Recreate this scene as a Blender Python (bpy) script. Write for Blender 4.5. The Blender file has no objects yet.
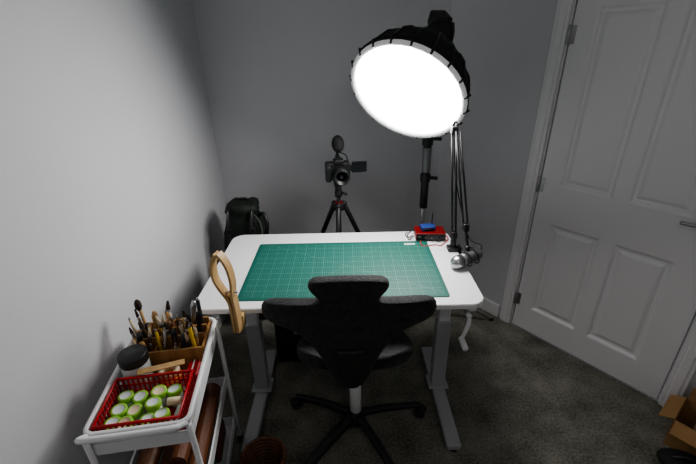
import bpy, bmesh, math, random
from mathutils import Vector, Matrix, Euler
random.seed(7)
scene = bpy.context.scene
scene.view_settings.view_transform = 'AgX'
scene.view_settings.look = 'AgX - Medium High Contrast'
scene.view_settings.exposure = 1.62

# ------------------------------------------------------------ materials
def mat(name, col, rough=0.6, metal=0.0, bump=0.0, bscale=200.0, var=0.0, vscale=8.0, emit=None, es=0.0, spec=None, coat=0.0, sheen=0.0):
    m = bpy.data.materials.new(name); m.use_nodes = True
    nt = m.node_tree; b = nt.nodes["Principled BSDF"]
    b.inputs["Base Color"].default_value = (*col, 1)
    b.inputs["Roughness"].default_value = rough
    b.inputs["Metallic"].default_value = metal
    if spec is not None: b.inputs["Specular IOR Level"].default_value = spec
    if coat: b.inputs["Coat Weight"].default_value = coat
    if sheen:
        b.inputs["Sheen Weight"].default_value = sheen
    if emit:
        b.inputs["Emission Color"].default_value = (*emit, 1)
        b.inputs["Emission Strength"].default_value = es
    tc = nt.nodes.new("ShaderNodeTexCoord")
    if var > 0:
        n = nt.nodes.new("ShaderNodeTexNoise"); n.inputs["Scale"].default_value = vscale; n.inputs["Detail"].default_value = 6
        nt.links.new(tc.outputs["Object"], n.inputs["Vector"])
        r = nt.nodes.new("ShaderNodeMapRange")
        r.inputs["From Min"].default_value = 0.25; r.inputs["From Max"].default_value = 0.75
        r.inputs["To Min"].default_value = 1 - var; r.inputs["To Max"].default_value = 1 + var
        nt.links.new(n.outputs["Fac"], r.inputs["Value"])
        mx = nt.nodes.new("ShaderNodeVectorMath"); mx.operation = 'SCALE'
        mx.inputs[0].default_value = col
        nt.links.new(r.outputs["Result"], mx.inputs["Scale"])
        nt.links.new(mx.outputs["Vector"], b.inputs["Base Color"])
    if bump > 0:
        n2 = nt.nodes.new("ShaderNodeTexNoise"); n2.inputs["Scale"].default_value = bscale; n2.inputs["Detail"].default_value = 4
        nt.links.new(tc.outputs["Object"], n2.inputs["Vector"])
        bp = nt.nodes.new("ShaderNodeBump"); bp.inputs["Strength"].default_value = bump; bp.inputs["Distance"].default_value = 0.004
        nt.links.new(n2.outputs["Fac"], bp.inputs["Height"])
        nt.links.new(bp.outputs["Normal"], b.inputs["Normal"])
    return m

def wood(name, c1, c2, scale=14, stretch=(1, 1, 8)):
    m = mat(name, c1, 0.5); nt = m.node_tree; b = nt.nodes["Principled BSDF"]
    tc = nt.nodes.new("ShaderNodeTexCoord"); mp = nt.nodes.new("ShaderNodeMapping")
    mp.inputs["Scale"].default_value = (stretch[0]*scale, stretch[1]*scale, scale/stretch[2])
    n = nt.nodes.new("ShaderNodeTexNoise"); n.inputs["Scale"].default_value = 3; n.inputs["Detail"].default_value = 8
    cr = nt.nodes.new("ShaderNodeValToRGB")
    cr.color_ramp.elements[0].position = .35; cr.color_ramp.elements[0].color = (*c2, 1)
    cr.color_ramp.elements[1].position = .65; cr.color_ramp.elements[1].color = (*c1, 1)
    nt.links.new(tc.outputs["Object"], mp.inputs[0]); nt.links.new(mp.outputs[0], n.inputs["Vector"])
    nt.links.new(n.outputs["Fac"], cr.inputs[0]); nt.links.new(cr.outputs[0], b.inputs["Base Color"])
    return m

M = {}
M['wall'] = mat('wall_paint', (.66, .66, .685), .75, bump=.12, bscale=120, var=.015, vscale=3)
M['ceil'] = mat('ceiling_paint', (.85, .85, .85), .9, bump=.1, bscale=90)
M['door'] = mat('door_gloss_paint', (.86, .85, .86), .42, bump=.18, bscale=60)
M['trim'] = mat('trim_paint', (.86, .85, .86), .4)
M['white'] = mat('white_laminate', (.86, .86, .86), .34, bump=.03, bscale=300)
M['wmetal'] = mat('white_powdercoat', (.78, .78, .79), .35)
M['greymetal'] = mat('grey_powdercoat', (.44, .45, .46), .4, metal=.1)
M['chrome'] = mat('chrome', (.9, .9, .91), .3, metal=.15, coat=.6)
M['steel'] = mat('brushed_steel', (.5, .5, .51), .35, metal=1)
M['dsteel'] = mat('dark_steel', (.10, .10, .10), .45, metal=1)
M['micgrey'] = mat('microphone_grey', (.20, .20, .205), .4, metal=.5)
M['black'] = mat('black_plastic', (.020, .020, .021), .42)
M['matte'] = mat('black_matte', (.012, .012, .013), .75)
M['fur'] = mat('windscreen_foam', (.03, .03, .03), .95, bump=.8, bscale=250)
M['fabric'] = mat('chair_fabric', (.016, .016, .017), .8, bump=1.0, bscale=130, var=.8, vscale=45, sheen=.08)
M['rubber'] = mat('rubber', (.03, .03, .03), .8)
M['darkgreen'] = mat('rucksack_nylon', (.009, .016, .010), .7, bump=.6, bscale=25, var=.4)
M['red'] = mat('red_plastic', (.45, .012, .018), .4)
M['redmetal'] = mat('red_anodised', (.22, .009, .009), .4, metal=.3)
M['blue'] = mat('blue_plastic', (.02, .05, .22), .5)
M['lime'] = mat('lime_lid', (.26, .52, .06), .45)
M['label'] = mat('label_paper', (.66, .71, .70), .6)
M['clear'] = mat('jar_plastic', (.5, .55, .48), .3)
M['oak'] = wood('oak', (.45, .26, .10), (.30, .15, .05))
M['pine'] = wood('pine', (.55, .36, .17), (.42, .26, .11))
M['walnut'] = wood('walnut', (.22, .10, .045), (.12, .05, .02))
M['leather'] = mat('brown_leather', (.13, .045, .018), .5, bump=.4, bscale=80, var=.2)
M['green'] = mat('green_cloth', (.05, .12, .07), .9, bump=.5, bscale=80)
M['card'] = mat('cardboard', (.36, .21, .09), .85, bump=.15, bscale=60, var=.1)
M['yellow'] = mat('yellow_plastic', (.75, .5, .05), .45)
M['orange'] = mat('orange_tape', (.75, .28, .06), .5)
M['cream'] = mat('cream', (.7, .58, .40), .6)
M['bristle'] = mat('bristle', (.05, .035, .025), .9)
M['screen'] = mat('lcd_glass', (.02, .02, .025), .15)
M['glass'] = mat('lens_glass', (.01, .01, .02), .05, coat=1)
M['silverfab'] = mat('grey_webbing', (.30, .30, .30), .7)
M['rimfab'] = mat('backlit_rim_fabric', (.45, .45, .45), .7, emit=(1, 1, 1), es=.06)  # weak emission stands in for softbox light shining through the cloth
M['strap'] = mat('rucksack_strap', (.07, .075, .07), .8)
M['diff'] = mat('diffuser_lit', (.9, .9, .9), .8, emit=(1, .985, .97), es=8.5)
M['fillglow'] = mat('added_fill_lamp_opal', (.9, .9, .9), .5, emit=(1, .97, .93), es=3.2)  # glow of the added fill lamp
M['grip'] = mat('shiny_grip', (.25, .25, .26), .5, metal=.6)

# carpet
def carpet():
    m = mat('carpet', (.05, .052, .045), .98); nt = m.node_tree; b = nt.nodes["Principled BSDF"]
    tc = nt.nodes.new("ShaderNodeTexCoord")
    n = nt.nodes.new("ShaderNodeTexNoise"); n.inputs["Scale"].default_value = 85; n.inputs["Detail"].default_value = 5
    n2 = nt.nodes.new("ShaderNodeTexNoise"); n2.inputs["Scale"].default_value = 6; n2.inputs["Detail"].default_value = 6
    ad = nt.nodes.new("ShaderNodeMath"); ad.operation = 'ADD'
    nt.links.new(tc.outputs["Object"], n.inputs["Vector"]); nt.links.new(tc.outputs["Object"], n2.inputs["Vector"])
    nt.links.new(n.outputs["Fac"], ad.inputs[0]); nt.links.new(n2.outputs["Fac"], ad.inputs[1])
    cr = nt.nodes.new("ShaderNodeValToRGB")
    cr.color_ramp.elements[0].position = .34; cr.color_ramp.elements[0].color = (.075, .073, .057, 1)
    cr.color_ramp.elements[1].position = .66; cr.color_ramp.elements[1].color = (.31, .305, .255, 1)
    h = nt.nodes.new("ShaderNodeMath"); h.operation = 'MULTIPLY'; h.inputs[1].default_value = .5
    nt.links.new(ad.outputs[0], h.inputs[0]); nt.links.new(h.outputs[0], cr.inputs[0]); nt.links.new(cr.outputs[0], b.inputs["Base Color"])
    bp = nt.nodes.new("ShaderNodeBump"); bp.inputs["Strength"].default_value = .9; bp.inputs["Distance"].default_value = .012
    nt.links.new(n.outputs["Fac"], bp.inputs["Height"]); nt.links.new(bp.outputs["Normal"], b.inputs["Normal"])
    return m
M['carpet'] = carpet()

# cutting mat : printed grid (object coordinates, metres, origin at mat centre)
def matgrid(hx, hy):
    m = mat('cutting_mat_print', (.02, .25, .19), .55); nt = m.node_tree; b = nt.nodes["Principled BSDF"]; L = nt.links.new
    tc = nt.nodes.new("ShaderNodeTexCoord"); sp = nt.nodes.new("ShaderNodeSeparateXYZ"); L(tc.outputs["Object"], sp.inputs[0])
    def mth(op, a, b_=None):
        n = nt.nodes.new("ShaderNodeMath"); n.operation = op
        for i, v in enumerate((a, b_)):
            if v is None: continue
            if isinstance(v, (int, float)): n.inputs[i].default_value = v
            else: L(v, n.inputs[i])
        return n.outputs[0]
    def lines(co, pitch, w):
        f = mth('FRACT', mth('ADD', mth('DIVIDE', co, pitch), 100.5))
        d = mth('ABSOLUTE', mth('SUBTRACT', f, .5))
        return mth('LESS_THAN', d, w/pitch/2)
    X, Y = sp.outputs[0], sp.outputs[1]
    minor = mth('MAXIMUM', lines(X, .01, .0008), lines(Y, .01, .0008))
    major = mth('MAXIMUM', lines(X, .05, .0013), lines(Y, .05, .0016))
    d45 = mth('LESS_THAN', mth('ABSOLUTE', mth('SUBTRACT', X, Y)), .0012)
    d60 = mth('LESS_THAN', mth('ABSOLUTE', mth('ADD', mth('MULTIPLY', X, .577), mth('SUBTRACT', Y, .02))), .0012)
    tot = mth('MAXIMUM', mth('MULTIPLY', minor, .32), mth('MAXIMUM', mth('MULTIPLY', major, .6), mth('MULTIPLY', mth('MAXIMUM', d45, d60), .3)))
    inside = mth('MULTIPLY', mth('LESS_THAN', mth('ABSOLUTE', X), hx-.018), mth('LESS_THAN', mth('ABSOLUTE', Y), hy-.018))
    tot = mth('MULTIPLY', tot, inside)
    mx = nt.nodes.new("ShaderNodeMix"); mx.data_type = 'RGBA'
    L(tot, mx.inputs[0]); mx.inputs[6].default_value = (.005, .112, .086, 1); mx.inputs[7].default_value = (.25, .48, .40, 1)
    L(mx.outputs[2], b.inputs["Base Color"])
    return m

# ------------------------------------------------------------ builder
class Bd:
    def __init__(s, name, T=None):
        s.name = name; s.v = []; s.f = []; s.mi = []; s.sm = []; s.mats = []; s.T = T or Matrix.Identity(4)
    def midx(s, k):
        m = M[k]
        if m not in s.mats: s.mats.append(m)
        return s.mats.index(m)
    def add(s, vs, fs, k, smooth=False, X=None):
        o = len(s.v); X = s.T @ X if X is not None else s.T
        s.v += [X @ Vector(v) for v in vs]
        i = s.midx(k)
        for f in fs:
            s.f.append([o+a for a in f]); s.mi.append(i); s.sm.append(smooth)
    def addbm(s, bm, k, smooth=False, X=None):
        bm.verts.ensure_lookup_table(); bm.verts.index_update()
        s.add([v.co.copy() for v in bm.verts], [[v.index for v in f.verts] for f in bm.faces], k, smooth, X); bm.free()
    def box(s, c, size, k, rot=(0, 0, 0), bev=0.0, seg=2, smooth=False):
        bm = bmesh.new(); bmesh.ops.create_cube(bm, size=1)
        for v in bm.verts: v.co = Vector((v.co.x*size[0], v.co.y*size[1], v.co.z*size[2]))
        if bev > 0: bmesh.ops.bevel(bm, geom=bm.edges[:], offset=min(bev, min(size)*.49), segments=seg, affect='EDGES', profile=.5)
        s.addbm(bm, k, smooth, Matrix.Translation(c) @ Euler(rot).to_matrix().to_4x4())
    def lathe(s, prof, k, X=None, seg=24, smooth=True, cap=True):
        vs = []; fs = []; n = len(prof)
        for i in range(seg):
            a = 2*math.pi*i/seg
            for r, z in prof: vs.append((r*math.cos(a), r*math.sin(a), z))
        for i in range(seg):
            j = (i+1) % seg
            for q in range(n-1): fs.append([i*n+q, j*n+q, j*n+q+1, i*n+q+1])
        if cap:
            if prof[0][0] > 1e-6: fs.append([i*n for i in reversed(range(seg))])
            if prof[-1][0] > 1e-6: fs.append([i*n+n-1 for i in range(seg)])
        s.add(vs, fs, k, smooth, X)
    def frame(s, p, d):
        d = Vector(d).normalized(); q = d.to_track_quat('Z', 'Y')
        return Matrix.Translation(p) @ q.to_matrix().to_4x4()
    def cyl(s, p1, p2, r1, k, r2=None, seg=16, smooth=True):
        p1 = Vector(p1); p2 = Vector(p2); r2 = r1 if r2 is None else r2; h = (p2-p1).length
        e = min(r1, r2, h/2)*.15
        s.lathe([(r1-e, 0), (r1, e), (r2, h-e), (r2-e, h)], k, s.frame(p1, p2-p1), seg, smooth)
    def ell(s, c, r, k, rot=(0, 0, 0), seg=20):
        bm = bmesh.new(); bmesh.ops.create_uvsphere(bm, u_segments=seg, v_segments=seg//2+2, radius=1)
        s.addbm(bm, k, True, Matrix.Translation(c) @ Euler(rot).to_matrix().to_4x4() @ Matrix.Diagonal((r[0], r[1], r[2], 1)))
    def tube(s, pts, r, k, seg=10, closed=False, sm=0, sc=(1, 1)):
        P = [Vector(p) for p in pts]
        if sm:
            Q = []; n = len(P)
            rng = range(n if closed else n-1)
            for i in rng:
                a = P[(i-1) % n] if closed or i > 0 else P[i]; b = P[i]; c = P[(i+1) % n]
                d = P[(i+2) % n] if closed or i+2 < n else P[i+1]
                for t in range(sm):
                    u = t/sm
                    Q.append(.5*((2*b)+(c-a)*u+(2*a-5*b+4*c-d)*u*u+(3*b-a-3*c+d)*u**3))
            if not closed: Q.append(P[-1])
            P = Q
        n = len(P); vs = []; fs = []; up = None
        R = r if isinstance(r, (list, tuple)) else None
        for i, p in enumerate(P):
            t = (P[(i+1) % n]-P[i-1]) if closed or 0 < i < n-1 else (P[1]-P[0] if i == 0 else P[-1]-P[-2])
            t.normalize()
            if up is None: up = t.orthogonal().normalized()
            up = (up-t*up.dot(t)).normalized(); w = t.cross(up)
            rr = r if R is None else R[0]+(R[1]-R[0])*i/(n-1)
            for j in range(seg):
                a = 2*math.pi*j/seg; vs.append(p+up*math.cos(a)*rr*sc[0]+w*math.sin(a)*rr*sc[1])
        for i in range(n if closed else n-1):
            i2 = (i+1) % n
            for j in range(seg):
                j2 = (j+1) % seg; fs.append([i*seg+j, i*seg+j2, i2*seg+j2, i2*seg+j])
        if not closed:
            fs.append([j for j in reversed(range(seg))]); fs.append([(n-1)*seg+j for j in range(seg)])
        s.add(vs, fs, k, True)
    def prism(s, pts, h, k, X=None, bev=0, smooth=False):
        bm = bmesh.new(); vs = [bm.verts.new((p[0], p[1], 0)) for p in pts]
        f = bm.faces.new(vs); r = bmesh.ops.extrude_face_region(bm, geom=[f])
        nv = [g for g in r['geom'] if isinstance(g, bmesh.types.BMVert)]
        for v in nv: v.co.z = h
        bmesh.ops.recalc_face_normals(bm, faces=bm.faces[:])
        if bev:
            ed = [e for e in bm.edges if abs(e.verts[0].co.z-e.verts[1].co.z) < 1e-6]
            bmesh.ops.bevel(bm, geom=ed, offset=bev, segments=2, affect='EDGES')
        s.addbm(bm, k, smooth, X)
    def sheet(s, grid, th, k, axis=(0, 1, 0)):
        """closed slab from a grid of points, extruded along axis"""
        R = len(grid); C = len(grid[0]); a = Vector(axis)*th
        vs = [Vector(p) for row in grid for p in row]; nv = len(vs); vs += [v+a for v in vs]; fs = []
        id = lambda r, c: r*C+c
        for r in range(R-1):
            for c in range(C-1):
                fs.append([id(r, c), id(r, c+1), id(r+1, c+1), id(r+1, c)])
                fs.append([nv+id(r, c), nv+id(r+1, c), nv+id(r+1, c+1), nv+id(r, c+1)])
        for r in range(R-1):
            fs.append([id(r, 0), id(r+1, 0), nv+id(r+1, 0), nv+id(r, 0)])
            fs.append([id(r, C-1), nv+id(r, C-1), nv+id(r+1, C-1), id(r+1, C-1)])
        for c in range(C-1):
            fs.append([id(0, c), nv+id(0, c), nv+id(0, c+1), id(0, c+1)])
            fs.append([id(R-1, c), id(R-1, c+1), nv+id(R-1, c+1), nv+id(R-1, c)])
        bm = bmesh.new(); bv = [bm.verts.new(v) for v in vs]
        for f in fs: bm.faces.new([bv[i] for i in f])
        bmesh.ops.recalc_face_normals(bm, faces=bm.faces[:])
        # subdivide smoothly
        me = bpy.data.meshes.new("tmp"); bm.to_mesh(me); bm.free()
        ob = bpy.data.objects.new("tmp", me); scene.collection.objects.link(ob)
        md = ob.modifiers.new("s", 'SUBSURF'); md.levels = 2; md.render_levels = 2
        dg = bpy.context.evaluated_depsgraph_get(); ev = ob.evaluated_get(dg); em = ev.to_mesh()
        V = [v.co.copy() for v in em.vertices]; F = [list(p.vertices) for p in em.polygons]
        ev.to_mesh_clear(); bpy.data.objects.remove(ob); bpy.data.meshes.remove(me)
        s.add(V, F, k, True)
    def finish(s, origin=None):
        if origin is None:
            xs = [v.x for v in s.v]; ys = [v.y for v in s.v]; zs = [v.z for v in s.v]
            origin = Vector(((min(xs)+max(xs))/2, (min(ys)+max(ys))/2, min(zs)))
        origin = Vector(origin)
        me = bpy.data.meshes.new(s.name); me.from_pydata([v-origin for v in s.v], [], s.f)
        for m in s.mats: me.materials.append(m)
        me.polygons.foreach_set("material_index", s.mi); me.polygons.foreach_set("use_smooth", s.sm); me.update()
        ob = bpy.data.objects.new(s.name, me); ob.location = origin; scene.collection.objects.link(ob)
        return ob

def Z(a): return Matrix.Rotation(a, 4, 'Z')
def Tr(*p): return Matrix.Translation(p)

# ------------------------------------------------------------ room shell
WL, BY, FY, CE = -.925, 2.74, -1.3, 2.45
P0 = Vector((1.130, 2.147)); dd = Vector((.615, -.788)).normalized(); 
def wp(s_): return P0+dd*s_
A = wp(-.755); E = wp(1.3)
poly = [(WL, FY), (E.x, FY), (E.x, E.y), (A.x, BY), (WL, BY)]
b = Bd('floor'); b.prism(poly, .1, 'carpet', Tr(0, 0, -.1)); b.finish((0, 0, 0))
b = Bd('ceiling'); b.prism(poly, .1, 'ceil', Tr(0, 0, CE)); b.finish()
b = Bd('wall_left'); b.box((WL-.05, (FY+BY)/2, CE/2), (.1, BY-FY+.2, CE), 'wall'); b.finish()
b = Bd('wall_back'); b.box(((WL+A.x)/2, BY+.05, CE/2), (A.x-WL, .1, CE), 'wall'); b.finish()
b = Bd('wall_front'); b.box(((WL+E.x)/2, FY-.05, CE/2), (E.x-WL, .1, CE), 'wall'); b.finish()
b = Bd('wall_right'); b.box((E.x+.05, (FY+E.y)/2, CE/2), (.1, E.y-FY, CE), 'wall'); b.finish()
ang = math.atan2(dd.y, dd.x)
# local frame of the door wall: x along wall, +y out of the room (behind), z up
DW = Tr(P0.x, P0.y, 0) @ Z(ang)
DWID, DH = .85, 2.04
b = Bd('wall_angled', DW)
b.box((-.755/2-.02, .06, CE/2), (.755-.04, .12, CE), 'wall')
b.box(((DWID+.04+1.3)/2, .06, CE/2), (1.3-DWID-.04, .12, CE), 'wall')
b.box((DWID/2, .06, (DH+.04+CE)/2), (DWID+.08, .12, CE-DH-.04), 'wall')
b.finish()
b = Bd('trim_1', DW)  # architrave + jamb
def arch(x0, x1):
    xm = (x0+x1)/2
    b.box((xm, -.009, (DH+.03)/2), (abs(x1-x0), .018, DH+.03), 'trim', bev=.004)
    b.box((xm, -.016, (DH+.03)/2), (abs(x1-x0)*.55, .016, DH+.03), 'trim', bev=.006)
arch(-.085, -.012); arch(DWID+.012, DWID+.085)
b.box((DWID/2, -.009, DH+.06), (DWID+.17, .018, .07), 'trim', bev=.004)
b.box((-.022, .06, DH/2), (.036, .118, DH), 'trim'); b.box((DWID+.022, .06, DH/2), (.036, .118, DH), 'trim')
b.finish()
# skirting boards
def skirt(name, p, q, inward):
    b = Bd(name); p = Vector(p); q = Vector(q); d = (q-p); L = d.length; a = math.atan2(d.y, d.x)
    b.T = Tr(p.x, p.y, 0) @ Z(a)
    b.box((L/2, inward*.008, .05), (L-.02, .014, .1), 'trim', bev=.004); b.finish()
skirt('baseboard_left', (WL, FY), (WL, BY), -1)
skirt('baseboard_back', (WL+.02, BY), (A.x, BY), -1)
pA = wp(-.74); pB = wp(-.09)
skirt('baseboard_angled', (pA.x, pA.y), (pB.x, pB.y), -1)

# door: moulded four-panel
b = Bd('door_1', DW)
def panel_slab():
    y0 = .0
    xs = [0.004, .105, .38, .445, .71, DWID-.004]; zs = [.008, .18, .80, 1.03, 1.92, DH-.005]
    def q(x0, x1, z0, z1):
        b.box(((x0+x1)/2, y0+.022, (z0+z1)/2), (x1-x0, .04, z1-z0), 'door')
    q(xs[0], xs[1], zs[0], zs[5]); q(xs[2], xs[3], zs[0], zs[5]); q(xs[4], xs[5], zs[0], zs[5])
    for (x0, x1) in ((xs[1], xs[2]), (xs[3], xs[4])):
        q(x0, x1, zs[0], zs[1]); q(x0, x1, zs[2], zs[3]); q(x0, x1, zs[4], zs[5])
        for (z0, z1) in ((zs[1], zs[2]), (zs[3], zs[4])):
            f = y0+.002
            rings = [(0, f), (.008, f+.004), (.016, f+.013), (.030, f+.014), (.044, f+.006), (.052, f+.004)]
            vs = []; fs = []
            for (o, yy) in rings:
                vs += [(x0+o, yy, z0+o), (x1-o, yy, z0+o), (x1-o, yy, z1-o), (x0+o, yy, z1-o)]
            for r in range(len(rings)-1):
                for c in range(4):
                    c2 = (c+1) % 4; fs.append([r*4+c, r*4+c2, (r+1)*4+c2, (r+1)*4+c])
            n = (len(rings)-1)*4; fs.append([n, n+1, n+2, n+3])
            b.add(vs, fs, 'door')
            b.box(((x0+x1)/2, y0+.032, (z0+z1)/2), (x1-x0, .02, z1-z0), 'door')
panel_slab()
for hz in (.22, 1.02, 1.80):
    b.cyl((-.004, -.006, hz-.045), (-.004, -.006, hz+.045), .008, 'steel')
    b.box((.012, .001, hz), (.028, .003, .085), 'steel')
b.box((DWID-.065, -.003, 1.0), (.045, .008, .17), 'steel', bev=.003)
b.cyl((DWID-.065, -.002, 1.02), (DWID-.065, -.05, 1.02), .010, 'steel')
b.tube([(DWID-.065, -.05, 1.02), (DWID-.10, -.055, 1.02), (DWID-.17, -.05, 1.015)], .009, 'steel', sm=6)
b.finish()

# added fill lamp, unseen behind the camera: brightens chair, door and floor
b = Bd('added_fill_lamp')
LX, LY = .45, -.45
b.cyl((LX, LY, CE-.03), (LX, LY, CE), .17, 'wmetal', seg=40)
b.lathe([(.165, 0), (.16, -.03), (.13, -.06), (.08, -.078), (.0001, -.085)], 'fillglow', Tr(LX, LY, CE-.03), 40, cap=False)
b.finish()

# ------------------------------------------------------------ desk
DT = .78
def rrect(x0, x1, y0, y1, r, n=8):
    out = []
    for cx, cy, a0 in ((x1-r, y1-r, 0), (x0+r, y1-r, 90), (x0+r, y0+r, 180), (x1-r, y0+r, 270)):
        for i in range(n+1):
            a = math.radians(a0+90*i/n); out.append((cx+r*math.cos(a), cy+r*math.sin(a)))
    return out
b = Bd('standing_desk')
b.prism(rrect(-.668, .578, 1.318, 2.045, .065), .025, 'white', Tr(0, 0, DT-.025), bev=.003)
for lx in (-.50, .485):
    b.box((lx, 1.55, .025), (.07, .68, .035), 'greymetal', bev=.008)
    for yy in (1.23, 1.87): b.cyl((lx, yy, 0), (lx, yy, .012), .022, 'rubber')
    b.box((lx, 1.60, .26), (.075, .055, .45), 'greymetal', bev=.006)
    b.box((lx, 1.60, .60), (.06, .042, .30), 'wmetal', bev=.005)
    b.box((lx, 1.66, DT-.043), (.06, .58, .035), 'greymetal', bev=.005)
    b.box((lx, 1.60, .045), (.11, .10, .012), 'greymetal', bev=.004)
b.box((-.0075, 1.60, DT-.05), (.93, .05, .04), 'greymetal', bev=.004)
b.box((-.0075, 1.82, DT-.045), (.93, .04, .03), 'greymetal', bev=.004)
b.cyl((.52, 1.50, DT-.06), (-.48, 1.50, DT-.06), .008, 'steel')
b.box((.525, 1.38, DT-.045), (.05, .06, .035), 'wmetal', bev=.005)
b.cyl((.505, 1.50, DT-.06), (.505, 1.335, DT-.06), .009, 'steel')
b.cyl((.505, 1.335, DT-.06), (.515, 1.32, DT-.07), .012, 'wmetal')
b.tube([(.51, 1.325, DT-.065), (.508, 1.315, DT-.10), (.484, 1.31, DT-.18)], .009, 'wmetal', sm=5)
b.cyl((.484, 1.315, DT-.175), (.484, 1.245, DT-.175), .013, 'wmetal')
b.finish()

mx0, mx1, my0, my1 = -.490, .436, 1.375, 1.91
hx, hy = (mx1-mx0)/2, (my1-my0)/2
M['mat'] = matgrid(hx, hy)
b = Bd('cutting_mat'); b.prism(rrect(-hx, hx, -hy, hy, .008, 3), .003, 'mat')
b.T = Matrix.Identity(4); b.box((hx-.10, hy-.035, .0031), (.06, .018, .0004), 'label')
ob = b.finish((0, 0, 0)); ob.location = ((mx0+mx1)/2, (my0+my1)/2, DT+.0005)

# ------------------------------------------------------------ chair
b = Bd('saddle_chair')
cx, cy = .02, 1.35
prof = [(1.098, .100), (1.092, .130), (1.066, .136), (1.035, .114), (1.012, .100), (1.000, .104), (.993, .17), (.987, .275), (.974, .306), (.938, .314), (.905, .300), (.890, .230), (.866, .175), (.825, .143), (.78, .122), (.72, .098), (.65, .076), (.59, .058), (.56, .044)]
grid = []
for z, hw in prof:
    row = []
    for j in range(13):
        u = j/6-1; x = u*hw
        y = 1.035 + max(0, .86-z)*.20 + .85*max(0, abs(x)-.06)**2 + max(0, z-.98)*(-.15)
        tip = max(0, abs(x)-.10)
        zz = z - .04*tip*(1 if z > .8 else 0) - (.004*u*u if z > 1.04 else 0)
        row.append((cx-.022+x, y, zz))
    grid.append(row)
b.sheet(grid, .045, 'fabric')
sp = []
for z, hw, yy in ((.80, .055, 1.035), (.72, .05, 1.05), (.66, .042, 1.062), (.60, .036, 1.078), (.56, .030, 1.09)):
    sp.append([(cx-.018+u*hw, yy-.008+abs(u)*.008, z) for u in (-1, -.5, 0, .5, 1)])
b.sheet(sp, .02, 'black')
b.tube([(cx-.015, 1.10, .61), (cx-.01, 1.13, .56), (cx, 1.19, .525), (cx, 1.33, .515)], .026, 'black', sm=6, sc=(1.3, .8))
b.box((cx, 1.34, .505), (.12, .18, .045), 'black', bev=.015)
sg = []
for i in range(11):
    t = i/10; y = 1.14+t*.46
    hw = [.14, .21, .245, .255, .25, .23, .20, .17, .14, .12, .09][i]
    row = []
    for j in range(13):
        u = j/6-1
        z = .61+.035*(1-t)*(abs(u))**1.5 - .06*max(0, abs(u)-.45)*t*2.2 + (.03*max(0, .25-t)*4)*(1-abs(u)*.3)
        row.append((cx+u*hw, y, z-.06))
    sg.append(row)
b.sheet(sg, .075, 'fabric', axis=(0, 0, 1))
b.lathe([(.05, .47), (.05, .485), (.03, .485)], 'black', Tr(cx, cy, 0))
b.cyl((cx, cy, .36), (cx, cy, .48), .014, 'chrome')
b.cyl((cx, cy, .10), (cx, cy, .38), .029, 'chrome', seg=24)
b.lathe([(.045, .06), (.05, .09), (.045, .122), (.034, .132), (.032, .14)], 'black', Tr(cx, cy, 0))
for k_ in range(5):
    a = math.radians(12+72*k_); dx, dy = math.cos(a), math.sin(a); R = .335
    b.tube([(cx+dx*.03, cy+dy*.03, .108), (cx+dx*.15, cy+dy*.15, .106), (cx+dx*.27, cy+dy*.27, .088), (cx+dx*R, cy+dy*R, .078)], (.027, .019), 'black', sm=4, sc=(.8, 1.1))
    b.cyl((cx+dx*R, cy+dy*R, .05), (cx+dx*R, cy+dy*R, .09), .011, 'black')
    px, py = cx+dx*(R+.012), cy+dy*(R+.012); ca = a+.9; ex, ey = math.cos(ca), math.sin(ca)
    for sgn in (-1, 1):
        b.cyl((px+ex*sgn*.006, py+ey*sgn*.006, .028), (px+ex*sgn*.026, py+ey*sgn*.026, .028), .028, 'rubber', seg=20)
    b.ell((px, py, .042), (.022, .022, .018), 'black')
b.tube([(cx+.05, 1.34, .505), (cx+.13, 1.32, .495), (cx+.19, 1.29, .485)], .007, 'black', sm=4)
b.finish()

# ------------------------------------------------------------ softbox + stand
C = Vector((.29, 1.91, 1.56)); n = Vector((-.44, -.68, -.61)).normalized()
F = Bd('x').frame(C, n)
b = Bd('softbox_light')
R = .287
bt = F
SEG = 20
dome = [(.045, -.285), (.09, -.272), (.15, -.245), (.21, -.19), (.255, -.12), (.28, -.04), (R, .0)]
b.lathe(dome, 'matte', bt, seg=SEG, smooth=False, cap=False)
b.lathe([(R, 0), (R-.002, .012), (R-.008, .016), (R-.022, .010), (R-.023, -.010)], 'rimfab', bt, seg=SEG*2, cap=False)
b.lathe([(R-.020, -.006), (R-.06, .004), (R-.12, .014), (.08, .022), (.0001, .024)], 'diff', bt, seg=48, cap=False)
for i in range(SEG):
    a = 2*math.pi*i/SEG; c, s_ = math.cos(a), math.sin(a)
    pts = [bt @ Vector((r*1.012*c, r*1.012*s_, z)) for r, z in dome]
    b.tube(pts, .0035, 'black', seg=6)
    q = bt @ Vector(((R+.010)*c, (R+.010)*s_, -.010)); q2 = bt @ Vector(((R-.010)*c, (R-.010)*s_, .018))
    b.tube([q, q2], .006, 'black', seg=6)
b.lathe([(.075, -.33), (.075, -.27), (.06, -.265)], 'black', bt)
b.lathe([(.05, -.50), (.062, -.49), (.065, -.40), (.055, -.39), (.065, -.38), (.065, -.33)], 'black', bt)
SX, SY = .475, 2.24
hc = bt @ Vector((0, 0, -.41))
b.tube([hc+Vector((.075, 0, .06)), hc+Vector((.08, .0, .0)), hc+Vector((.06, .03, -.10)), Vector((SX, SY, hc.z-.15))], .012, 'black', sm=5)
b.box(tuple(hc+Vector((.02, .03, .07))), (.09, .10, .07), 'black', rot=(.5, 0, .3), bev=.012)
b.box((SX, SY, hc.z-.15), (.045, .045, .07), 'black', bev=.006)
b.cyl((SX, SY, 1.25), (SX, SY, hc.z-.13), .011, 'black')
b.cyl((SX, SY, .85), (SX, SY, 1.30), .024, 'black')
b.cyl((SX, SY, 1.24), (SX, SY, 1.32), .032, 'black'); b.cyl((SX, SY, 1.02), (SX, SY, 1.07), .031, 'black')
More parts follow.
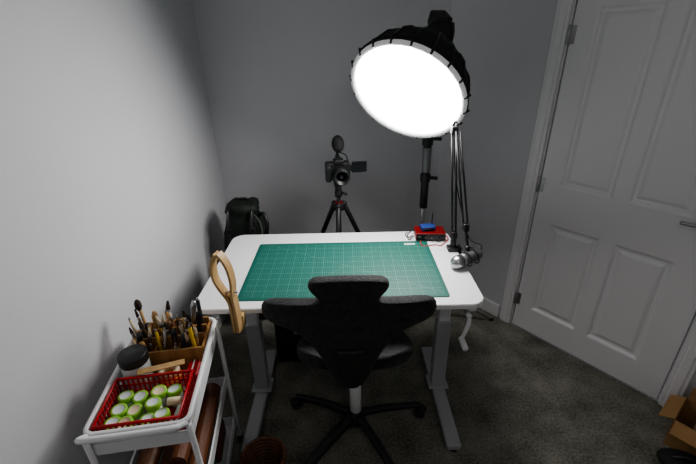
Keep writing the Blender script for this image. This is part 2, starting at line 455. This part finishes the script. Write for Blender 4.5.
b.cyl((SX, SY, 1.08), (SX, SY, 1.23), .026, 'grip')
b.cyl((SX, SY, .30), (SX, SY, 1.00), .016, 'steel')
b.cyl((SX+.02, SY-.01, 1.28), (SX+.075, SY-.02, 1.28), .010, 'black'); b.cyl((SX+.02, SY, 1.045), (SX+.07, SY-.02, 1.045), .010, 'black')
b.cyl((SX, SY, .26), (SX, SY, .33), .028, 'black'); b.cyl((SX, SY, .06), (SX, SY, .30), .013, 'steel')
for k_ in range(3):
    a = math.radians(-6+120*k_); dx, dy = math.cos(a), math.sin(a)
    rr = .53 if k_ != 1 else .46
    b.tube([(SX+dx*.02, SY+dy*.02, .29), (SX+dx*rr, SY+dy*rr, .014)], .009, 'steel')
    b.tube([(SX+dx*.01, SY+dy*.01, .09), (SX+dx*rr*.5, SY+dy*rr*.5, .155)], .006, 'steel')
    b.ell((SX+dx*rr, SY+dy*rr, .012), (.014, .014, .012), 'rubber')
b.finish()

# ------------------------------------------------------------ video camera on tripod
tx, ty = -.055, 2.30
b = Bd('tripod')
b.cyl((tx, ty, .985), (tx, ty, 1.0), .026, 'black')
b.ell((tx, ty, .965), (.022, .022, .022), 'black')
b.cyl((tx, ty, .915), (tx, ty, .955), .024, 'black'); b.cyl((tx, ty, .50), (tx, ty, .92), .013, 'black')
b.cyl((tx+.02, ty-.005, .94), (tx+.055, ty-.02, .935), .009, 'black')
b.cyl((tx, ty, .866), (tx, ty, .880), .027, 'redmetal', seg=24)
b.cyl((tx, ty, .825), (tx, ty, .872), .036, 'black')
for a0 in (-90, 30, 150):
    a = math.radians(a0-4); dx, dy = math.cos(a), math.sin(a)
    p0 = Vector((tx+dx*.035, ty+dy*.035, .86)); p3 = Vector((tx+dx*.42, ty+dy*.42, .012))
    b.ell(p0, (.02, .02, .02), 'black')
    l1 = p0.lerp(p3, .4); l2 = p0.lerp(p3, .7)
    b.cyl(p0, l1, .0155, 'black'); b.cyl(l1, l2, .0125, 'black'); b.cyl(l2, p3, .010, 'black')
    for q in (l1, l2):
        b.cyl(q-(p3-p0).normalized()*.02, q+(p3-p0).normalized()*.015, .018, 'rubber')
    b.ell(p3, (.013, .013, .012), 'rubber')
b.finish()
b = Bd('video_camera', Tr(tx, ty, 1.0) @ Z(math.radians(8)) @ Matrix.Scale(1.12, 4))
b.box((0, 0, .012), (.05, .05, .02), 'black', bev=.004)
b.box((0, .01, .072), (.135, .065, .098), 'black', bev=.012, seg=3)
b.box((-.055, -.025, .065), (.032, .045, .09), 'black', bev=.012, seg=3)
b.box((.005, .0, .125), (.055, .06, .03), 'black', bev=.008)
b.lathe([(.036, 0), (.038, .02), (.034, .03), (.038, .05), (.038, .085), (.041, .09), (.041, .10), (.036, .10), (.033, .08), (.001, .075)], 'black', b.frame((.008, -.02, .068), (0, -1, -.02)), 32)
b.lathe([(.03, 0), (.0001, .006)], 'glass', b.frame((.008, -.098, .067), (0, -1, -.02)), 24)
b.tube([(.008+.039*math.cos(i/20*math.tau), -.085, .067+.039*math.sin(i/20*math.tau)) for i in range(20)], .002, 'dsteel', closed=True, seg=6)
b.box((.075, .03, .075), (.02, .012, .03), 'black'); b.box((.125, .03, .08), (.085, .010, .062), 'black', bev=.004)
b.box((.125, .0243, .08), (.074, .002, .052), 'screen')
b.box((.0, .0, .148), (.022, .03, .016), 'black'); b.cyl((.0, .0, .15), (.0, .0, .18), .008, 'black')
b.ell((.004, -.01, .222), (.034, .05, .044), 'fur', rot=(.3, 0, 0)); b.tube([(.01, .02, .17), (.05, .03, .15), (.06, .02, .11)], .003, 'black', sm=5, seg=6)
b.finish()

# ------------------------------------------------------------ hiking backpack behind desk
b = Bd('hiking_backpack')
g = [(.03, .11, .09), (.10, .14, .12), (.3, .145, .13), (.55, .145, .13), (.70, .135, .12), (.78, .105, .10), (.81, .095, .09)]
bx, by = -.675, 2.32
N = 20; vs = []; fs = []
zz = [(0, .10, .08)]+g+[(.83, .105, .10), (.865, .095, .095), (.885, .065, .06)]
for z, rx, ry in zz:
    for i in range(N):
        a = math.tau*i/N; c, s_ = math.cos(a), math.sin(a)
        sx = math.copysign(abs(c)**.7, c); sy = math.copysign(abs(s_)**.7, s_); w = 1+.08*math.sin(5*a+z*19)
        vs.append((bx+rx*sx*w, by+ry*sy*w, z+.008*math.sin(3*a)+.008))
for r in range(len(zz)-1):
    for i in range(N):
        j = (i+1) % N; fs.append([r*N+i, r*N+j, (r+1)*N+j, (r+1)*N+i])
fs.append(list(reversed(range(N)))); fs.append([(len(zz)-1)*N+i for i in range(N)])
b.add(vs, fs, 'darkgreen', True)
b.box((bx+.01, by-.145, .45), (.17, .05, .32), 'darkgreen', bev=.02)
for sx in (-.07, .08):
    b.tube([(bx+sx, by-.09, .86), (bx+sx, by-.125, .80), (bx+sx, by-.15, .69), (bx+sx, by-.178, .55), (bx+sx, by-.17, .3)], .009, 'black', sm=4, sc=(1.3, .4))
    b.box((bx+sx, by-.148, .75), (.035, .012, .02), 'black', bev=.003)
b.tube([(bx-.03, by+.02, .88), (bx-.02, by, .905), (bx+.03, by, .905), (bx+.04, by+.02, .88)], .007, 'black', sm=5)
b.tube([(bx+.10, by-.03, .80), (bx+.14, by-.06, .825), (bx+.165, by-.09, .77), (bx+.155, by-.09, .71), (bx+.13, by-.08, .68)], .011, 'black', sm=6)
b.tube([(bx+.08, by-.08, .83), (bx+.12, by-.10, .78), (bx+.13, by-.12, .70), (bx+.11, by-.12, .64)], .007, 'strap', sm=6)
b.finish()

# ------------------------------------------------------------ audio interface & gadget & cables
b = Bd('audio_interface', Tr(.462, 1.965, DT) @ Z(-.05))
for px in (-.06, .06):
    for py in (-.04, .04): b.cyl((px, py, 0), (px, py, .005), .008, 'rubber')
b.box((0, 0, .025), (.165, .11, .040), 'redmetal', bev=.004)
b.box((0, -.056, .025), (.155, .003, .035), 'black')
for px, r_ in ((-.062, .010), (-.03, .006), (.005, .006), (.037, .012), (.066, .005)):
    b.cyl((px, -.057, .025), (px, -.070, .025), r_, 'dsteel' if r_ != .012 else 'black')
b.finish()
b = Bd('wireless_receiver', Tr(.45, 1.97, DT+.0455) @ Z(.12))
b.box((0, 0, .013), (.08, .055, .024), 'blue', bev=.005); b.box((0, -.028, .013), (.05, .002, .014), 'screen')
b.cyl((.030, .018, .024), (.032, .020, .09), .0035, 'black'); b.finish()
b = Bd('audio_cables')
r_ = .0028
zt = DT+.003
b.tube([(.40, 1.885, DT+.018), (.395, 1.86, zt+.004), (.42, 1.845, zt), (.47, 1.86, zt), (.50, 1.85, zt), (.525, 1.875, zt), (.560, 1.92, zt), (.562, 1.97, zt)], r_, 'red', seg=6, sm=6)
b.tube([(.370, 1.965, DT+.012), (.345, 1.96, zt), (.33, 1.99, zt), (.345, 2.028, zt)], r_, 'black', seg=6, sm=6)
b.tube([(.370, 1.95, zt+.01), (.34, 1.93, zt), (.345, 2.0, zt), (.37, 2.035, zt)], r_, 'matte', seg=6, sm=6)
b.finish()

# ------------------------------------------------------------ microphone on boom arm
b = Bd('microphone_boom_arm')
ax, ay = .552, 1.80
b.box((ax+.0, ay, DT+.012), (.055, .05, .022), 'black', bev=.004)
b.box((.589, ay, DT-.02), (.012, .045, .09), 'black', bev=.003); b.box((.568, ay, DT-.06), (.05, .045, .012), 'black', bev=.003)
b.cyl((.555, ay, DT-.10), (.555, ay, DT-.03), .006, 'steel'); b.ell((.555, ay, DT-.10), (.018, .018, .008), 'black')
b.cyl((ax, ay, DT+.02), (ax, ay, DT+.085), .015, 'black')
top = Vector((.512, 1.84, 1.40)); base = Vector((ax, ay, DT+.09)); end = Vector((.575, 1.70, .96))
def arm(p, q, off):
    d = Vector(off)
    b.tube([p+d, q+d], .005, 'black', seg=8); b.tube([p-d, q-d], .005, 'black', seg=8)
    m0 = p.lerp(q, .08); m1 = p.lerp(q, .45); N_ = 150; w = (m1-m0); u = w.orthogonal().normalized(); v = w.normalized().cross(u)
    b.tube([m0+w*(i/N_)+(u*math.cos(i*.9)+v*math.sin(i*.9))*.007 for i in range(N_)], .0013, 'dsteel', seg=4)
arm(base, top, (.010, 0, 0)); arm(top+Vector((.012, -.02, 0)), end, (.010, 0, 0))
for q in (base, top, end): b.box(tuple(q), (.030, .036, .040), 'black', bev=.006)
b.tube([top+Vector((-.01, 0, .0)), top+Vector((.0, .0, .04)), top+Vector((.02, -.02, .03))], .006, 'black', sm=4)
b.cyl(tuple(end), (.582, 1.66, .87), .007, 'black')
b.ell((.582, 1.658, .865), (.014, .014, .014), 'black')
mc = Vector((.585, 1.635, .825)); md = Vector((-.90, -.32, -.22)).normalized(); ms = 1.0
Fm = b.frame(mc-md*.06, md) @ Matrix.Scale(ms, 4)
b.lathe([(.018, -.01), (.027, 0), (.030, .02), (.030, .075), (.033, .08), (.033, .098)], 'micgrey', Fm, 28)
b.lathe([(.033, .098), (.034, .125), (.028, .145), (.012, .155), (.0001, .156)], 'steel', Fm, 28)
for zr in (.03, .07):
    b.tube([Fm @ Vector((.041*math.cos(i/24*math.tau), .041*math.sin(i/24*math.tau), zr)) for i in range(24)], .003, 'black', closed=True, seg=6)
    for i in range(4):
        a = i*math.pi/2+.4; b.tube([Fm @ Vector((.041*math.cos(a), .041*math.sin(a), zr)), Fm @ Vector((.029*math.cos(a), .029*math.sin(a), zr))], .002, 'black', seg=6)
b.tube([mc-md*.065, mc-md*.080+Vector((0, .03, .02)), (.62, 1.76, .87), (.585, 1.83, 1.0), (.54, 1.86, 1.2), (.52, 1.86, 1.38)], .003, 'matte', seg=6, sm=6)
b.finish()

# ------------------------------------------------------------ stitching clamp at front-left desk corner
b = Bd('wooden_stitching_clamp')
def ribbon(pts, wid, th):
    P = [Vector(p) for p in pts]; Q = []; n_ = len(P)
    for i in range(n_-1):
        a = P[max(i-1, 0)]; b0 = P[i]; c = P[i+1]; d = P[min(i+2, n_-1)]
        for t in range(8):
            u = t/8; Q.append(.5*((2*b0)+(c-a)*u+(2*a-5*b0+4*c-d)*u*u+(3*b0-a-3*c+d)*u**3))
    Q.append(P[-1]); vs = []; fs = []
    for i, p in enumerate(Q):
        t = (Q[min(i+1, len(Q)-1)]-Q[max(i-1, 0)]).normalized(); y = Vector((.25, .97, 0)); nrm = t.cross(y).normalized()
        for a_, c_ in ((-1, -1), (1, -1), (1, 1), (-1, 1)): vs.append(p+y*a_*wid/2+nrm*c_*th/2)
    for i in range(len(Q)-1):
        for j in range(4):
            j2 = (j+1) % 4; fs.append([i*4+j, i*4+j2, i*4+4+j2, i*4+4+j])
    fs += [[3, 2, 1, 0], [len(vs)-4, len(vs)-3, len(vs)-2, len(vs)-1]]
    b.add(vs, fs, 'pine')
sx, sy = -.460, 1.268
ribbon([(sx+.006, sy, .71), (sx+.006, sy, .82), (sx+.003, sy, .89), (sx+.008, sy, .95), (sx+.002, sy, 1.01), (sx-.012, sy, 1.05), (sx-.028, sy, 1.075)], .034, .011)
ribbon([(sx-.010, sy, .71), (sx-.010, sy, .82), (sx-.016, sy, .87), (sx-.040, sy, .92), (sx-.056, sy, .97), (sx-.053, sy, 1.03), (sx-.034, sy, 1.075)], .034, .011)
b.box((sx-.002, sy, .77), (.009, .030, .12), 'pine')
b.cyl((sx-.045, sy, .90), (sx+.022, sy, .90), .004, 'steel')
b.box((sx-.002, sy+.030, .742), (.045, .030, .06), 'pine', bev=.004)
b.finish()

# ------------------------------------------------------------ trolley
TR = Tr(-.672, 1.03, 0) @ Z(math.radians(8))
TW, TL = .295, .50
b = Bd('utility_trolley', TR)
hw, hl = TW/2, TL/2
for x in (-hw, hw):
    for y in (-hl, hl):
        b.tube([(x, y, .05), (x, y, .74)], .0095, 'wmetal')
        b.cyl((x-.009, y, .022), (x+.009, y, .022), .022, 'rubber'); b.box((x, y, .045), (.024, .022, .02), 'greymetal', bev=.003)
rim = []
for cx_, cy_, a0 in ((hw-.03, hl-.03, 0), (-hw+.03, hl-.03, 90), (-hw+.03, -hl+.03, 180), (hw-.03, -hl+.03, 270)):
    for i in range(6):
        a = math.radians(a0+18*i); rim.append((cx_+.03*math.cos(a), cy_+.03*math.sin(a), .75))
b.tube(rim, .0095, 'wmetal', closed=True)
def tray(z, h):
    b.box((0, 0, z), (TW-.02, TL-.02, .004), 'wmetal')
    for x in (-hw+.008, hw-.008): b.box((x, 0, z+h/2), (.004, TL-.02, h), 'wmetal')
    for y in (-hl+.008, hl-.008): b.box((0, y, z+h/2), (TW-.02, .004, h), 'wmetal')
    zz_ = z+h
    b.tube([(hw-.008, hl-.008, zz_), (-hw+.008, hl-.008, zz_), (-hw+.008, -hl+.008, zz_), (hw-.008, -hl+.008, zz_)], .005, 'wmetal', closed=True, seg=8)
tray(.655, .05); tray(.38, .05); tray(.12, .05)
b.tube([(-hw+.01, -hl, .745), (-hw+.015, -hl-.03, .775), (-hw+.04, -hl-.045, .785), (hw-.04, -hl-.045, .785), (hw-.015, -hl-.03, .775), (hw-.01, -hl, .745)], .0095, 'wmetal', sm=4)
b.finish()

TZ = .658
b = Bd('red_basket', TR)
bx0, bx1, by0, by1, bz = -.128, .118, -.232, -.045, TZ
b.box(((bx0+bx1)/2, (by0+by1)/2, bz+.003), (bx1-bx0-.02, by1-by0-.02, .004), 'red')
H_ = .10
def wallslats(p, q):
    p = Vector(p); q = Vector(q); L_ = (q-p).length; n_ = int(L_/.016)
    for i in range(n_+1):
        m = p.lerp(q, i/n_); b.box((m.x, m.y, bz+H_/2), (.005, .005, H_), 'red')
    for z in (.01, .04, .07):
        b.tube([(p.x, p.y, bz+z), (q.x, q.y, bz+z)], .003, 'red', seg=6)
cs = [(bx0, by0), (bx1, by0), (bx1, by1), (bx0, by1)]
for i in range(4): wallslats((*cs[i], 0), (*cs[(i+1) % 4], 0))
b.tube([(*c, bz+H_) for c in cs], .006, 'red', closed=True, seg=8)
b.finish()
b = Bd('paint_jars', TR)
for i, (x, y) in enumerate([(-.096, -.20), (-.045, -.203), (.006, -.20), (.056, -.198), (-.092, -.150), (-.040, -.152), (.012, -.15), (-.09, -.098), (-.038, -.10), (.014, -.096), (.066, -.094)]):
    h = .068+.006*math.sin(i*2.3); tilt = Euler((.10*math.sin(i*1.7), .10*math.cos(i*2.9), 0)).to_matrix().to_4x4()
    X_ = Tr(x, y, TZ+.010) @ tilt
    b.lathe([(.022, 0), (.0235, .006), (.0235, h-.02)], 'clear', X_, 20)
    b.lathe([(.0245, h-.018), (.0245, h-.002), (.023, h), (.0175, h)], 'lime', X_, 24, cap=False)
    b.lathe([(.0180, h), (.017, h-.001), (.0001, h-.001)], 'label' if i % 4 != 1 else 'cream', X_, 20, cap=False)
b.cyl((.085, -.215, TZ+.03), (.095, -.13, TZ+.035), .017, 'label'); b.cyl((.060, -.155, TZ+.085), (.10, -.15, TZ+.08), .013, 'cream')
b.finish()
b = Bd('glue_jar', TR)
b.lathe([(.042, 0), (.046, .006), (.046, .115), (.040, .125)], 'label', Tr(-.088, .018, TZ), 28)
b.lathe([(.047, .118), (.048, .122), (.048, .150), (.045, .154), (.0001, .154)], 'black', Tr(-.088, .018, TZ), 28)
b.finish()
b = Bd('tape_roll', TR)
X1 = Tr(.015, .02, TZ+.02)
b.lathe([(.024, -.018), (.040, -.018), (.042, 0), (.040, .018), (.024, .018), (.024, -.018)], 'orange', X1, 28, cap=False)
b.finish()
b = Bd('tape_roll', TR)
b.lathe([(.022, 0), (.036, 0), (.036, .022), (.022, .022), (.022, 0)], 'cream', Tr(.015, .02, TZ+.039), 28, cap=False)
b.finish()
b = Bd('pencil_case', TR)
b.box((.098, .018, TZ+.03), (.045, .08, .055), 'red', bev=.012, seg=3); b.tube([(.098, -.02, TZ+.058), (.098, .056, TZ+.058)], .003, 'label', seg=6)
b.finish()

b = Bd('wooden_tool_organiser', TR)
ox0, ox1, oy0, oy1 = -.130, .130, .075, .225
oz = TZ
for y in (oy0, .127, .178, oy1): b.box(((ox0+ox1)/2, y, oz+.05+(.012 if y > .1 else 0)), (ox1-ox0, .008, .10+(.024 if y > .1 else 0)), 'oak')
for x in (ox0, ox1): b.box((x, (oy0+oy1)/2, oz+.05), (.008, oy1-oy0, .10), 'oak')
b.box(((ox0+ox1)/2, (oy0+oy1)/2, oz+.004), (ox1-ox0, oy1-oy0, .006), 'oak')
for x in (-.045, .04): b.box((x, .15, oz+.05), (.006, .14, .09), 'oak')
b.finish()
b = Bd('brushes_and_hand_tools', TR)
kinds = ['pine', 'oak', 'black', 'walnut', 'pine', 'yellow', 'cream', 'oak', 'black', 'matte', 'steel']
rows = [.094, .110, .145, .162, .198]
cnt = 0
for ri, y in enumerate(rows):
    for i in range(8):
        x = -.112+i*.0305+random.uniform(-.007, .007)
        if abs(x+.045) < .008 or abs(x-.04) < .008: x += .012
        L_ = random.uniform(.13, .185)+ri*.008
        lx, ly = random.uniform(-.26, .28), random.uniform(-.10, .20)
        d = Vector((lx*.7, ly*.5, 1)).normalized(); p = Vector((x, y, oz+.012))
        q = p+d*L_; k_ = kinds[(cnt*7+ri) % len(kinds)]
        typ = (cnt+ri) % 4
        rr = random.uniform(.005, .009)
        if typ in (0, 2):
            b.cyl(p, p.lerp(q, .7), rr*.55, k_, r2=rr, seg=10)
            b.cyl(p.lerp(q, .7), p.lerp(q, .83), rr*1.05, 'steel', seg=10)
            b.cyl(p.lerp(q, .83), q, rr*1.1, 'bristle' if cnt % 3 else 'cream', r2=rr*.5, seg=10)
        elif typ == 1:
            b.cyl(p, p.lerp(q, .45), .003, 'steel', seg=8)
            m = p.lerp(q, .45); Fq = b.frame(m, d); Lh = L_*.5
            b.lathe([(.005, 0), (.010, Lh*.15), (.008, Lh*.4), (.012, Lh*.8), (.008, Lh), (.0001, Lh*1.02)], k_, Fq, 12)
        else:
            b.cyl(p, q, rr, k_, seg=8); b.cyl(q, q+d*.012, rr*.8, 'steel', r2=.002, seg=8)
        cnt += 1
p = Vector((-.10, .205, oz+.02)); q = Vector((-.112, .212, oz+.20)); b.cyl(p, q, .006, 'pine'); b.ell(q+Vector((-.002, 0, .02)), (.013, .013, .026), 'bristle')
b.finish()
b = Bd('wooden_ruler', TR)
b.box((.012, -.022, TZ+.112), (.15, .024, .004), 'pine', rot=(.05, .03, .22)); b.finish()

b = Bd('leather_rolls', TR)
def roll(p, q, r, k):
    p = Vector(p); q = Vector(q); d = (q-p); Fq = b.frame(p, d); L_ = d.length; vs = []; fs = []; N_ = 60
    for i in range(N_):
        a = i*.42; rr = r*(.35+.65*i/N_)
        for z in (0, L_): vs.append((rr*math.cos(a), rr*math.sin(a), z))
        for z in (0, L_): vs.append(((rr-.003)*math.cos(a), (rr-.003)*math.sin(a), z))
    for i in range(N_-1):
        o = i*4; fs += [[o, o+4, o+5, o+1], [o+2, o+3, o+7, o+6], [o, o+2, o+6, o+4], [o+1, o+5, o+7, o+3]]
    b.add(vs, fs, k, False, Fq)
roll((.09, -.21, .425), (.092, .19, .425), .038, 'leather'); roll((.003, -.21, .427), (.006, .18, .427), .042, 'leather')
roll((-.085, -.2, .425), (-.08, .19, .425), .040, 'walnut'); roll((.05, -.19, .495), (.055, .17, .495), .034, 'leather')
b.finish()
b = Bd('folded_green_cloth', TR)
for i in range(4):
    b.box((-.01, -.10+.003*i, .135+i*.026), (.23-.006*i, .24, .024), 'green', bev=.011, seg=3, smooth=True)
b.finish()
b = Bd('leather_folder', TR)
b.box((0, .13, .17), (.21, .16, .09), 'leather', bev=.008); b.box((.005, .13, .222), (.16, .12, .010), 'cream'); b.finish()

b = Bd('wicker_basket')
for i in range(9):
    r = .065+.0035*i; z = .008+i*.018
    b.tube([(-.39+r*math.cos(t/24*math.tau)*(1+.02*math.sin(t*9+i*3)), 1.10+r*math.sin(t/24*math.tau), z) for t in range(24)], .009, 'walnut', closed=True, seg=6)
b.cyl((-.39, 1.10, 0), (-.39, 1.10, .01), .068, 'walnut')
b.finish()

# ------------------------------------------------------------ boxes under desk
b = Bd('storage_box')
b.box((-.30, 1.93, .17), (.30, .22, .34), 'matte', bev=.01); b.box((-.30, 1.93, .35), (.32, .24, .03), 'matte', bev=.008)
b.box((-.30, 1.812, .24), (.07, .008, .025), 'greymetal', bev=.003); b.finish()

# ------------------------------------------------------------ cardboard box by door
BX = Tr(1.67, 1.19, 0) @ Z(ang)
b = Bd('cardboard_box', BX)
w, d_, h = .27, .2, .16; t = .004
b.box((0, 0, t/2+.001), (w, d_, t), 'card')
for x in (-w/2, w/2): b.box((x, 0, h/2), (t, d_, h), 'card')
for y in (-d_/2, d_/2): b.box((0, y, h/2), (w, t, h), 'card')
b.box((-w/2-.028, 0, h-.012), (.065, d_-.01, t), 'card', rot=(0, -.5, 0)); b.box((0, -d_/2-.03, h-.018), (w-.01, .07, t), 'card', rot=(.6, 0, 0))
b.box((0, d_/2+.005, h+.03), (w-.01, t, .07), 'card', rot=(-.1, 0, 0))
b.box((.02, 0, .05), (.15, .12, .08), 'cream', rot=(0, .1, .3)); b.finish()
b = Bd('black_pouch')
b.ell((1.50, 1.10, .035), (.11, .07, .034), 'matte', rot=(0, 0, -.5)); b.tube([(1.44, 1.12, .06), (1.48, 1.10, .085), (1.54, 1.08, .06)], .006, 'black', sm=5); b.finish()

# ------------------------------------------------------------ camera
cam = bpy.data.cameras.new('camera'); co = bpy.data.objects.new('camera', cam); scene.collection.objects.link(co)
cam.sensor_width = 36; cam.lens = 384/696*36; cam.clip_start = .02
pitch = math.radians(25.3); roll_ = math.radians(-1.2)
co.matrix_world = Tr(0, 0, 1.75) @ Matrix.Rotation(math.pi/2-pitch, 4, 'X') @ Matrix.Rotation(roll_, 4, 'Z')
scene.camera = co
w = bpy.data.worlds.new('world'); scene.world = w; w.use_nodes = True
w.node_tree.nodes['Background'].inputs[0].default_value = (.02, .02, .022, 1)
